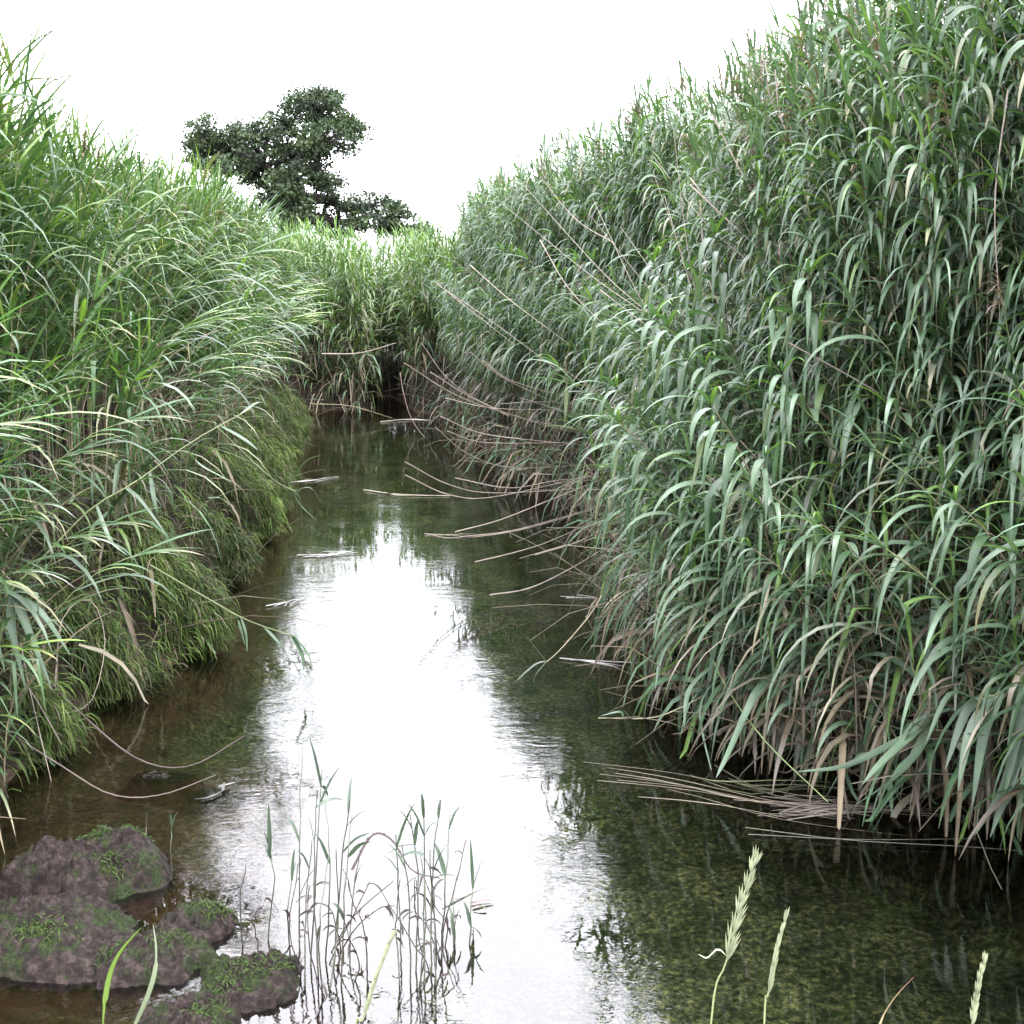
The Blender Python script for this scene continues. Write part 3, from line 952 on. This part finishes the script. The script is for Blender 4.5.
# ------------------------------------------------------------------ young reeds in the shallows
def build_young_reeds():
    rng = np.random.default_rng(61)
    spec = [
        # base px, mid px, tip px, leaves [(along, tip offset px)], kind
        ((298, 962), (300, 850), (302, 745), [(0.6, (18, -28)), (0.75, (-12, -20))], 'l'),
        ((311, 968), (317, 850), (322, 770), [(0.98, (-12, -38)), (0.97, (4, 14)), (0.85, (18, -30))], 'l'),
        ((318, 975), (314, 870), (318, 790), [(0.95, (22, -2)), (0.8, (-4, -26))], 'l'),
        ((334, 972), (342, 860), (350, 800), [(0.95, (1, -24)), (0.9, (22, -16)), (0.7, (26, -24))], 'l'),
        ((326, 960), (330, 870), (326, 795), [(0.7, (-14, -20))], 'l'),
        ((341, 985), (346, 880), (352, 815), [(0.8, (22, -20)), (0.6, (-10, -16))], 'l'),
        ((305, 985), (306, 905), (312, 840), [(0.9, (-8, -20))], 'l'),
        ((322, 990), (320, 915), (330, 850), [], 'l'),
        ((350, 965), (352, 905), (360, 850), [(0.8, (8, -22))], 'l'),
        ((330, 990), (338, 920), (336, 850), [], 'l'),
        ((290, 955), (288, 905), (296, 862), [(0.9, (3, -28))], 'l'),
        ((424, 985), (424, 880), (424, 800), [(0.98, (-1, -26)), (0.9, (-14, -30)), (0.85, (12, -14)), (0.8, (-24, 4))], 'r'),
        ((431, 978), (432, 880), (440, 800), [(0.98, (2, -14)), (0.7, (14, -30))], 'r'),
        ((416, 972), (418, 880), (410, 815), [(0.95, (-14, -24)), (0.85, (-26, 6)), (0.9, (4, -26))], 'r'),
        ((441, 956), (446, 880), (450, 815), [(0.95, (10, -18)), (0.75, (-10, -28)), (0.6, (24, -14))], 'r'),
        ((402, 960), (398, 890), (396, 835), [(0.95, (16, -40)), (0.8, (-18, -8))], 'r'),
        ((410, 985), (409, 900), (402, 845), [(0.9, (-16, -18))], 'r'),
        ((420, 990), (426, 910), (420, 850), [(0.85, (-18, 6))], 'r'),
        ((436, 985), (434, 915), (430, 850), [(0.9, (26, -6))], 'r'),
        ((400, 985), (396, 930), (400, 880), [], 'r'),
        ((470, 945), (472, 900), (473, 885), [(0.96, (-2, -48)), (0.9, (10, -26)), (0.5, (-7, -20))], 'lone'),
        ((455, 944), (453, 915), (453, 892), [(0.4, (-5, -24)), (0.5, (5, -22))], 'short'),
        ((268, 940), (274, 880), (268, 845), [(0.95, (0, -44)), (0.9, (-12, -6)), (0.85, (-10, -20))], 'west'),
        ((243, 945), (240, 900), (246, 865), [], 'west'),
        ((171, 880), (171, 845), (172, 822), [(0.9, (5, -16)), (0.95, (0, -14))], 'small'),
        ((146, 852), (146, 825), (147, 812), [], 'small'),
    ]
    labs = {
        'l': ('thin young reed standing in the shallows in the left of two sparse clumps', 'young reeds in the left clump of the shallows'),
        'r': ('thin young reed standing in the shallows in the right of two sparse clumps', 'young reeds in the right clump of the shallows'),
        'lone': ('lone young reed with two upright leaves standing right of the sparse clumps', None),
        'short': ('shortest thin shoot standing beside the lone young reed', None),
        'west': ('slim young reed standing between the mud clumps and the reed clumps', 'young reeds beside the mud clumps'),
        'small': ('tiny green shoot standing in brown shallow water behind the mud clumps', 'tiny shoots in the brown shallows'),
    }
    for base, mid, tip, lvs, k in spec:
        b = on_water(*base)
        Y = b[1]
        P = spline(np.array([b + np.array([0, 0, -0.12]), b, at(*mid, Y + rng.uniform(-0.05, 0.12)), at(*tip, Y + rng.uniform(-0.1, 0.25))]), 14)
        P[2:-1] += rng.normal(0, 0.0015, (len(P) - 3, 3))
        o = thing('young_reed', labs[k][0], 'young reed', b, 0, labs[k][1])
        g = Geo()
        tube(g, P - b, 0.0030, 0.0013, np.array([0.05, 0.042, 0.034]), 5, np.array([0.075, 0.095, 0.06]))
        link('stem', g.mesh('young_reed_stem'), M_STEM, o)
        lf = Geo()
        for f, (dx, dy) in lvs:
            i = min(int(f * 13), 12)
            p = P[i]
            ex = Y / F
            e = p + np.array([dx * ex, rng.uniform(-0.03, 0.05), -dy * ex * 1.03]) * 1.25
            m = (p + e) / 2 + np.array([0, 0, 0.012])
            ribbon(lf, spline([p - b, m - b, e - b], 7), blade_w(rng.uniform(0.004, 0.0068), 7), np.array([0.052, 0.080, 0.052]) * rng.uniform(0.7, 1.2), rng.normal(0, 0.5), 0.3)
        for q in range(3):       # withered dark sheaths low on the stem
            p = P[rng.integers(2, 9)]
            d = rng.normal(0, 1, 3)
            ribbon(lf, blade_path(p - b, d, rng.uniform(0.03, 0.08), 6, 0.35), blade_w(0.0035, 6), np.array([0.05, 0.04, 0.035]), rng.normal(0, 0.6), 0.4, None, 1.5)
        link('foliage', lf.mesh('young_reed_foliage'), M_LEAF, o)
    # dead crooked stalks around their feet
    for k in range(16):
        c = (322, 955) if k % 2 else (420, 965)
        b = on_water(c[0] + rng.normal(0, 22), c[1] + rng.normal(0, 18))
        P = [b + np.array([0, 0, -0.05])]
        d = unit(np.array([rng.normal(0, 0.35), rng.normal(0, 0.3), 1]))
        for i in range(8):
            d = unit(d + rng.normal(0, 0.17, 3) + np.array([0, 0, 0.02 - 0.03 * i * rng.random()]))
            P.append(P[-1] + d * rng.uniform(0.03, 0.055))
        g = Geo()
        tube(g, spline(P, 18) - b, 0.0024, 0.0011, np.array([0.045, 0.033, 0.032]) * rng.uniform(0.6, 1.4), 4)
        for i in (3, 5, 7):
            ribbon(g, blade_path(P[i] - b, rng.normal(0, 1, 3), rng.uniform(0.03, 0.06), 5, 0.4), blade_w(0.0035, 5), np.array([0.045, 0.034, 0.032]), rng.normal(0, 0.8), 0.4, None, 1.0)
        o = link('dead_stalk', g.mesh('dead_stalk'), M_DRY, label='crooked dark dead stalk among the feet of the young reeds in the shallows', category='dead stalk', group='dead stalks among the young reeds')
        o.location = b
    # a bent dead stalk joining the two clumps
    dry_stem([(352, 870, 3.05), (372, 835, 3.1), (392, 840, 3.1), (412, 870, 3.05), (440, 878, 3.05)], 'dark broken stalk hooped between the two clumps of young reeds', r=0.004, col=(0.08, 0.06, 0.06))


# ------------------------------------------------------------------ mud clumps
def mud_mat():
    m, nt, out = new_mat('mud')
    tc = N(nt, 'ShaderNodeNewGeometry')
    n1 = N(nt, 'ShaderNodeTexNoise', Scale=34.0, Detail=9.0, Roughness=0.78)
    n2 = N(nt, 'ShaderNodeTexNoise', Scale=9.0, Detail=9.0, Roughness=0.72)
    n3 = N(nt, 'ShaderNodeTexNoise', Scale=120.0, Detail=3.0)
    for n in (n1, n2, n3):
        nt.links.new(tc.outputs['Position'], n.inputs['Vector'])
    r1 = ramp(nt, [(0.38, (0.0024, 0.0015, 0.0012)), (0.5, (0.0105, 0.0070, 0.0060)), (0.64, (0.036, 0.0265, 0.0245))])
    nt.links.new(n1.outputs['Fac'], r1.inputs[0])
    r3 = ramp(nt, [(0.35, (0.003, 0.005, 0.0015)), (0.65, (0.016, 0.025, 0.006))])
    nt.links.new(n3.outputs['Fac'], r3.inputs[0])
    f = ramp(nt, [(0.50, (0, 0, 0)), (0.57, (1, 1, 1))])
    nt.links.new(n2.outputs['Fac'], f.inputs[0])
    bs = N(nt, 'ShaderNodeBsdfPrincipled', Roughness=0.6)
    bs.inputs['Specular IOR Level'].default_value = 0.12
    sep = N(nt, 'ShaderNodeSeparateXYZ')
    nt.links.new(tc.outputs['Position'], sep.inputs[0])
    zf = N(nt, 'ShaderNodeMapRange')
    nt.links.new(sep.outputs['Z'], zf.inputs[0])
    zf.inputs[1].default_value = -0.03
    zf.inputs[2].default_value = -0.006
    rs = ramp(nt, [(0.3, (0.018, 0.0085, 0.0065)), (0.55, (0.066, 0.034, 0.025)), (0.75, (0.12, 0.068, 0.052))])
    nt.links.new(n1.outputs['Fac'], rs.inputs[0])
    top = mix_rgb(nt, r1.outputs[0], r3.outputs[0], f.outputs[0])
    nt.links.new(mix_rgb(nt, rs.outputs[0], top, zf.outputs[0]), bs.inputs['Base Color'])
    bp = N(nt, 'ShaderNodeBump', Strength=0.9, Distance=0.012)
    nt.links.new(n1.outputs['Fac'], bp.inputs['Height'])
    nt.links.new(bp.outputs[0], bs.inputs['Normal'])
    nt.links.new(bs.outputs[0], out.inputs[0])
    return m


def build_mud():
    M_MUD = mud_mat()
    rng = np.random.default_rng(88)
    #      x      y     rx    ry    h    label
    specs = [
        (on_water(88, 880), 0.20, 0.22, 0.17, 'tallest purple-brown mud clump with moss on its crown, in the lower left shallows', [(0.0, 0.1), (0.1, -0.05), (0.12, 0.12)]),
        (on_water(35, 940), 0.30, 0.20, 0.10, 'broad low mud clump with a dark green grass tuft at the lower left', [(0.02, -0.06), (0.08, -0.08)]),
        (on_water(196, 925), 0.095, 0.11, 0.085, 'small rounded mossy mud clump standing apart in the shallows', [(0.04, 0.0), (0.06, 0.04)]),
        (on_water(150, 962), 0.17, 0.12, 0.08, 'elongated mud clump with green moss between the broad clump and the rounded one', [(0.03, 0.03), (-0.1, -0.02)]),
        (on_water(245, 985), 0.14, 0.12, 0.055, 'low mossy mud clump at the edge of the bright reflection', [(-0.05, -0.04), (0.07, 0.04), (-0.02, 0.03)]),
        (on_water(190, 1018), 0.12, 0.09, 0.04, 'flat mud clump nearest the bottom edge of the photo', [(0.04, 0.0)]),
        (on_water(245, 890), 0.06, 0.07, 0.012, 'nearly drowned flat mud clump beside the ripples', []),
        (on_water(215, 792), 0.11, 0.05, 0.008, 'flat brown mud bar just under the water behind the clumps', []),
        (on_water(160, 775), 0.12, 0.05, 0.012, 'dark lump of sunken reed mud where the bowed stem meets the water', []),
    ]
    for c, rx, ry, h, lab, tufts in specs:
        nu, nv = 128, 44
        V = []
        seed = rng.uniform(0, 50)
        sink = 0.012 if h < 0.03 else 0.0
        for j in range(nv + 1):
            r = j / nv
            for i in range(nu):
                a = 2 * math.pi * i / nu
                q = 1 + 0.34 * noise.noise((math.cos(a) * 1.3 + seed, math.sin(a) * 1.3, 0.3)) + 0.12 * noise.noise((math.cos(a) * 4 + seed, math.sin(a) * 4, 1.3))
                x, y = math.cos(a) * r * rx * q * 1.7, math.sin(a) * r * ry * q * 1.7
                prof = max(0.0, 1 - (r / 0.66) ** 2) ** 0.75
                rough = 0.75 + 0.55 * noise.noise((x * 6 + seed, y * 6, 0)) + 0.35 * abs(noise.noise((x * 13 - seed, y * 13, 2)))
                crumb = 0.020 * abs(noise.noise((x * 22, y * 22 + seed, 7))) + 0.017 * noise.noise((x * 45, y * 45 + seed, 4)) + 0.012 * noise.noise((x * 110, y * 110 + seed, 9))
                z = 0.74 * h * prof * rough * 1.25 + (crumb if h > 0.03 else crumb * 0.3) * min(1, 4 * (1 - r))
                V.append((x, y, z - sink - 0.085 * (max(0, r - 0.56) / 0.44) ** 0.8))
        I = np.arange((nv + 1) * nu).reshape(nv + 1, nu)
        J = np.roll(I, -1, axis=1)
        Q = np.stack([I[:-1], J[:-1], J[1:], I[1:]], -1).reshape(-1, 4)
        o = link('mud_clump', make_mesh('mud_clump', V, Q), M_MUD, label=lab, category='mud clump', group='mud clumps in the shallows')
        o.location = (c[0], c[1], 0.0)
        V = np.array(V)
        for tx, ty in tufts:
            g = Geo()
            for _ in range(260):
                x, y = tx + rng.normal(0, 0.028), ty + rng.normal(0, 0.022)
                z = V[np.argmin((V[:, 0] - x) ** 2 + (V[:, 1] - y) ** 2), 2]
                d = np.array([rng.normal(0.2, 0.7), rng.normal(-0.2, 0.6), 1])
                ribbon(g, blade_path((x, y, z - 0.004), d, rng.uniform(0.010, 0.03), 4, 0.5), blade_w(rng.uniform(0.0008, 0.0015), 4), np.array([0.038, 0.066, 0.014]) * rng.uniform(0.5, 1.4), rng.normal(0, 0.5), 0.3)
            link('grass_tuft', g.mesh('grass_tuft'), M_GRASS, o)


# ------------------------------------------------------------------ floating bits
def floating(px_pts, label, n, w, group=None, col=None, spread=0.03):
    rng = np.random.default_rng(int(px_pts[0][0] * 3 + px_pts[0][1]))
    P = spline([on_water(*p, 0.006) for p in px_pts], 12)
    o0 = P[len(P) // 2].copy()
    g = Geo()
    for k in range(n):
        a, b = sorted(rng.uniform(0, 11, 2)) if k else (0, 11)
        if b - a < 3:
            a, b = max(0, a - 3), min(11, b + 3)
        idx = np.linspace(a, b, 9)
        Q = np.stack([np.interp(idx, np.arange(12), P[:, c]) for c in range(3)], 1) - o0
        if k:
            Q[:, :2] += rng.normal(0, spread, 2) + np.linspace(-1, 1, 9)[:, None] * rng.normal(0, spread, 2)
        Q[:, 2] += 0.004 * rng.random() + 0.006 * np.sin(np.linspace(0, 3, 9)) * rng.random()
        c = (np.array([0.34, 0.29, 0.235]) if col is None else np.array(col)) * rng.uniform(0.6, 1.25)
        if rng.random() < 0.5:
            ribbon(g, Q, blade_w(w * rng.uniform(0.6, 1.3), 9), c, rng.normal(0, 0.2), 0.2)
        else:
            tube(g, Q, w * 0.45, w * 0.2, c, 4)
    o = link('floating_reed', g.mesh('floating_reed'), M_DRY, label=label, category='floating reed')
    o.location = o0
    if group:
        o['group'] = group


def build_floating():
    floating([(600, 774), (690, 787), (770, 805), (850, 812), (965, 818)], 'long raft of pale dead reed stalks floating along the right water edge', 15, 0.0032, spread=0.055, col=(0.17, 0.145, 0.11))
    floating([(770, 806), (815, 808), (862, 810)], 'fuzzy matted patch of rotting straw caught in the floating raft at the right', 34, 0.0030, spread=0.035, col=(0.15, 0.13, 0.11))
    floating([(690, 775), (745, 795), (800, 790), (870, 790)], 'green-tinged floating reed leaf bent along the right water edge', 5, 0.007, col=(0.10, 0.11, 0.06), spread=0.05)
    floating([(298, 556), (325, 554), (352, 550)], 'white-grey drifting reed scrap at the far edge of the bright reflection', 9, 0.009, col=(0.34, 0.33, 0.33))
    floating([(274, 607), (287, 603), (300, 598)], 'small pale leaf scrap drifting left of the bright reflection', 5, 0.010, col=(0.36, 0.35, 0.35))
    floating([(284, 483), (310, 481), (330, 477)], 'pale reed scrap drifting against the left bank grass', 6, 0.009, col=(0.32, 0.31, 0.29))
    floating([(364, 490), (400, 495), (450, 496)], 'thin stem floating crosswise in mid stream below the arching stems', 3, 0.013, col=(0.34, 0.31, 0.25))
    floating([(380, 422), (405, 420), (432, 421)], 'pale stem floating before the dark inlet at the far end', 4, 0.022, col=(0.40, 0.36, 0.30))
    floating([(425, 536), (460, 535), (475, 534)], 'fine stem end floating at the dark middle of the stream', 2, 0.008)
    floating([(560, 597), (600, 600), (640, 606)], 'loose pale stalks floating below the lowest arching stem', 5, 0.009, col=(0.36, 0.33, 0.30))
    floating([(570, 660), (640, 664), (690, 662)], 'thin straight stalks floating at the foot of the right reeds', 4, 0.008, col=(0.34, 0.32, 0.32))
    floating([(472, 906), (484, 902), (494, 901)], 'tiny twig floating beside the lone young reed', 4, 0.006, col=(0.16, 0.13, 0.12))
    floating([(195, 800), (212, 797), (232, 786)], 'white wet reed scrap caught on the flat mud bar', 4, 0.006, col=(0.16, 0.155, 0.15))
    floating([(745, 828), (850, 842), (960, 848), (1024, 852)], 'fine half-sunken stalk under the broad-leaved reed at the right', 2, 0.004, col=(0.10, 0.105, 0.08))


# ------------------------------------------------------------------ grasses close to the camera
def seed_grass(head, stem_px, Y, label, n=17, one_sided=True, wisp=False, width=1.0):
    top, bot = head
    H = spline([at(*bot, Y), (at(*bot, Y) + at(*top, Y)) / 2 + np.array([-0.002, 0, 0]), at(*top, Y)], 22)
    foot = at(*stem_px, Y)
    root = np.array([foot[0] + (foot[0] - H[0][0]) * 1.6, Y - 0.12, 0.38])
    S = spline([root, foot * 0.55 + root * 0.45 + np.array([0, 0.02, 0]), foot, H[0]], 16)
    o = thing('seeding_grass', label, 'grass', root)
    g = Geo()
    tube(g, S - root, 0.0016, 0.0009, np.array([0.22, 0.26, 0.12]), 5)
    link('stem', g.mesh('grass_stem'), M_STEM, o)
    s = Geo()
    tube(s, H - root, 0.0009, 0.0006, np.array([0.35, 0.38, 0.2]), 5)
    ax = unit(H[-1] - H[0])
    right = unit(np.cross(ax, np.array([0, 1.0, 0])))
    L0 = np.linalg.norm(H[-1] - H[0])
    rng = np.random.default_rng(int(top[0]))
    for k in range(n):
        f = k / n
        p = H[int(f * 21)] - root
        sd = 1 if k % 2 else -1
        L = L0 * (0.25 - 0.09 * f) * rng.uniform(0.9, 1.1)
        d0 = unit(ax + right * sd * 0.17 * width + np.array([0, -0.10, 0]) * rng.uniform(-1, 1))
        for q in range(3):                                  # the scales of one spikelet
            d = unit(d0 + right * (q - 1) * 0.13 * width + np.array([0, (q - 1) * 0.08 * sd, 0]))
            P = p + d * np.linspace(0, L * (1 - 0.12 * abs(q - 1)), 7)[:, None]
            R = np.array([0.15, 0.7, 1, 0.95, 0.7, 0.35, 0.05]) * 0.00135
            c = np.array([0.27, 0.32, 0.20]) * rng.uniform(0.8, 1.15)
            tube(s, P, R, 0, c, 5, c * np.array([1.2, 1.1, 1.05]))
    if wisp:
        q = H[1] - root
        P = spline([q, q + right * 0.012 + ax * 0.006, q + right * 0.02 - ax * 0.006, q + right * 0.03 - ax * 0.004], 9)
        ribbon(s, P, blade_w(0.0012, 9), np.array([0.4, 0.4, 0.28]))
    link('seed_head', s.mesh('grass_seed_head'), M_HEAD, o)


def near_blade(px_pts, Y, w, col, label, tip=None, roll=0.3):
    P = [at(*p, Y) for p in px_pts]
    P = list(spline(P, 10))
    e = unit(P[0] - P[1])
    low = [P[0] + np.array([e[0] * k * 0.06, -0.03 * k, -0.07 * k]) for k in range(9, 0, -1)]
    root = low[0]
    C = np.array(low + P)
    for _ in range(3):
        C[1:-1] = (C[:-2] + 2 * C[1:-1] + C[2:]) / 4
    C = spline(C, 48)
    t = np.linspace(0, 1, 48)
    g = Geo()
    ribbon(g, C - root, w * np.minimum(0.5 + t, 1) * np.maximum(1 - t ** 3, 0) ** 0.8 + 0.0003, col, roll, 0.35, tip)
    o = link('grass_blade', g.mesh('grass_blade'), M_GRASS, label=label, category='grass blade')
    o.location = root


def build_near_grass():
    seed_grass(((758, 852), (726, 962)), (711, 1024), 1.15, 'tallest pale seed head with a curled wisp at its base, over the weedy water', n=16, wisp=True, width=1.1)
    seed_grass(((788, 912), (768, 995)), (764, 1030), 1.12, 'slim tight seed head leaning beside the tallest one', n=15, width=0.45)
    seed_grass(((986, 956), (972, 1026)), (968, 1060), 1.10, 'pale ridged seed head rising at the lower right corner', n=14, width=0.9)
    seed_grass(((394, 934), (362, 1020)), (355, 1050), 1.10, 'green slanting seed head in front of the young reeds', n=15, width=0.35)
    near_blade([(876, 1030), (893, 1000), (914, 977)], 1.10, 0.0017, np.array([0.36, 0.34, 0.20]), 'dry brown-tipped grass blade pointing up between two seed heads', np.array([0.25, 0.12, 0.08]))
    near_blade([(104, 1040), (106, 990), (117, 955), (141, 928)], 1.10, 0.0036, np.array([0.12, 0.18, 0.045]), 'bright green grass blade curving up in front of the mud clumps', roll=0.9)
    near_blade([(128, 1040), (148, 1000), (157, 968), (157, 945), (153, 924)], 1.08, 0.0034, np.array([0.22, 0.25, 0.19]), 'pale grey grass blade bent in front of the mud clumps', roll=0.9)


# ------------------------------------------------------------------ the oak
def build_oak():
    rng = np.random.default_rng(17)
    Y = 62.0
    base = at(289, 240, Y)
    base[2] = 0.35
    o = thing('oak_tree', 'dark spreading oak tree standing alone in the field beyond the reeds', 'tree', base)
    px = Y / F

    def loc(x, y, dy=0.0):
        return at(x, y, Y + dy) - base
    fork = loc(289, 196)
    tr = Geo()
    bark = np.array([0.030, 0.024, 0.024])
    P = spline([np.array([0, 0, -0.2]), loc(289, 240), loc(291, 215), fork], 12)
    tube(tr, P, np.linspace(0.62, 0.42, 12) * np.concatenate([[1.4, 1.2, 1.08], np.ones(9)]), 0, bark, 10)
    link('trunk', tr.mesh('oak_trunk'), M_BARK, o)
    lobes = [  # px centre, radii px, depth offset
        ((203, 133), (20, 20), 0), ((196, 150), (14, 16), 1), ((218, 150), (20, 20), 0.5), ((240, 132), (16, 12), -0.5), ((235, 150), (26, 26), 1.5), ((222, 170), (24, 16), -1.5), ((262, 140), (26, 28), -1), ((255, 172), (22, 18), 1), ((285, 122), (20, 20), 1),
        ((312, 106), (31, 20), -1), ((325, 97), (20, 11), 1), ((352, 128), (16, 12), 0), ((336, 122), (26, 16), 1), ((325, 140), (34, 22), -2), ((292, 158), (28, 26), 2), ((318, 165), (26, 22), -1.5), ((275, 190), (24, 14), 0),
        ((325, 186), (24, 16), 1.5), ((345, 205), (24, 14), 0), ((372, 205), (22, 14), 1), ((398, 218), (22, 14), -1), ((416, 232), (16, 8), 0), ((362, 226), (18, 7), -1), ((300, 208), (20, 14), -2), ((287, 186), (18, 18), -2.5), ((290, 222), (15, 11), -2.5), ((424, 233), (15, 8), 0), ((388, 228), (20, 8), 0.5), ((268, 208), (20, 12), 1), ((322, 222), (16, 8), 1), ((338, 232), (18, 6), 0.5),
    ]
    lm = Geo()
    lf = Geo()
    greens = [np.array(c) for c in ((0.030, 0.050, 0.024), (0.045, 0.070, 0.032), (0.024, 0.040, 0.022), (0.06, 0.088, 0.038))]
    hubs = [loc(262, 165), loc(310, 150), loc(335, 200), loc(300, 180)]
    for h in hubs:
        mid = (fork + h) / 2 + rng.normal(0, 0.25, 3)
        tube(lm, spline([fork - np.array([0, 0, 0.4]), mid, h], 10), 0.42, 0.2, bark, 7)
    # long low limb to the right
    tube(lm, spline([loc(292, 214), loc(318, 218), loc(345, 222), loc(372, 216), loc(398, 222)], 16), 0.26, 0.06, bark, 6)
    tube(lm, spline([loc(330, 219), loc(342, 232), loc(356, 238)], 10), 0.16, 0.05, bark, 6)
    for (cx, cy), (rx, ry), dy in lobes:
        c = loc(cx, cy, dy)
        h = min(hubs, key=lambda q: np.linalg.norm(q - c))
        if cx < 350:
            tube(lm, spline([h, (h + c) / 2 + rng.normal(0, 0.2, 3), c], 8), 0.16, 0.06, bark, 5)
        R = np.array([rx * px, min(rx, ry * 1.4) * px * 1.2, ry * px])
        nclump = int(9 + rx * ry / 17)
        for _ in range(nclump):
            v = unit(rng.normal(0, 1, 3)) * rng.random() ** 0.33
            cc = c + v * R * 0.92
            tube(lm, spline([c, (c + cc) / 2 + rng.normal(0, 0.12, 3), cc], 5), 0.045, 0.012, bark, 4)
            rr = rng.uniform(0.22, 0.62)
            n = int(50 * (rr / 0.45) ** 2)
            Dv = rng.normal(0, 1, (n, 3))
            Dv /= np.linalg.norm(Dv, axis=1)[:, None]
            pos = cc + Dv * (rng.random((n, 1)) ** 0.5) * rr * np.array([1.15, 1.15, 0.75])
            col = greens[rng.choice(4, p=(0.35, 0.3, 0.2, 0.15))]
            for p in pos:
                a = unit(rng.normal(0, 1, 3) + np.array([0, 0, 0.2]))
                b = unit(np.cross(a, rng.normal(0, 1, 3)))
                s = rng.uniform(0.06, 0.12)
                lf.add([p - a * s, p + b * s * 0.55, p + a * s, p - b * s * 0.55], [[0, 1, 2, 3]], col * rng.uniform(0.7, 1.3))
    link('limbs', lm.mesh('oak_limbs'), M_BARK, o)
    V, Q, C = lf.arrays()
    link('crown', make_mesh('oak_crown', V, Q, C, smooth=False), M_OAK, o)


# ------------------------------------------------------------------ light
def build_light():
    w = bpy.data.worlds.new('World')
    sc.world = w
    w.use_nodes = True
    nt = w.node_tree
    nt.nodes.clear()
    out = nt.nodes.new('ShaderNodeOutputWorld')
    bg = nt.nodes.new('ShaderNodeBackground')
    sky = nt.nodes.new('ShaderNodeTexSky')
    sky.sky_type = 'NISHITA'
    sky.sun_disc = False
    el, az = math.radians(58), math.radians(140)
    sky.sun_elevation = el
    sky.sun_rotation = az
    tc = nt.nodes.new('ShaderNodeTexCoord')
    sep = nt.nodes.new('ShaderNodeSeparateXYZ')
    nt.links.new(tc.outputs['Generated'], sep.inputs[0])
    ma = N(nt, 'ShaderNodeMath', operation='MULTIPLY_ADD', use_clamp=True)    # overcast: about three times brighter overhead than at the horizon
    nt.links.new(sep.outputs['Z'], ma.inputs[0])
    ma.inputs[1].default_value = 0.62
    ma.inputs[2].default_value = 0.38
    cl = N(nt, 'ShaderNodeTexNoise', Scale=2.5, Detail=4.0)
    nt.links.new(tc.outputs['Generated'], cl.inputs['Vector'])
    cr = ramp(nt, [(0.3, (0.84, 0.83, 0.92)), (0.7, (0.99, 0.98, 1.04))])
    nt.links.new(cl.outputs['Fac'], cr.inputs[0])
    cloud = mix_rgb(nt, cr.outputs[0], ma.outputs[0], 1.0, 'MULTIPLY')
    sc_ = N(nt, 'ShaderNodeVectorMath', operation='SCALE')
    nt.links.new(cloud, sc_.inputs[0])
    sc_.inputs['Scale'].default_value = 17.0
    mx = mix_rgb(nt, sky.outputs[0], sc_.outputs[0], 0.9)
    nt.links.new(mx, bg.inputs['Color'])
    bg.inputs['Strength'].default_value = 0.12
    nt.links.new(bg.outputs[0], out.inputs[0])
    ld = bpy.data.lights.new('sun', 'SUN')
    ld.energy = 1.1
    ld.angle = math.radians(20)
    ld.color = (1.0, 0.985, 0.96)
    lo = bpy.data.objects.new('sun', ld)
    COL.objects.link(lo)
    d = Vector((math.sin(az) * math.cos(el), math.cos(az) * math.cos(el), math.sin(el)))
    lo.rotation_euler = d.to_track_quat('Z', 'Y').to_euler()
    vs = sc.view_settings
    sc.display_settings.display_device = 'sRGB'
    vs.view_transform = 'Standard'
    vs.look = 'None'
    vs.exposure = 3.0
    vs.gamma = 1.0
    sc.cycles.use_denoising = True
    sc.cycles.max_bounces = 8
    sc.cycles.diffuse_bounces = 3
    sc.cycles.glossy_bounces = 3
    sc.cycles.transparent_max_bounces = 8
    sc.cycles.sample_clamp_indirect = 12


build_light()
build_ground()
build_water()
place_reeds()
build_litter()
build_bank_grass()
build_dry_stems()
build_front_reeds()
build_young_reeds()
build_mud()
build_floating()
build_near_grass()
build_oak()
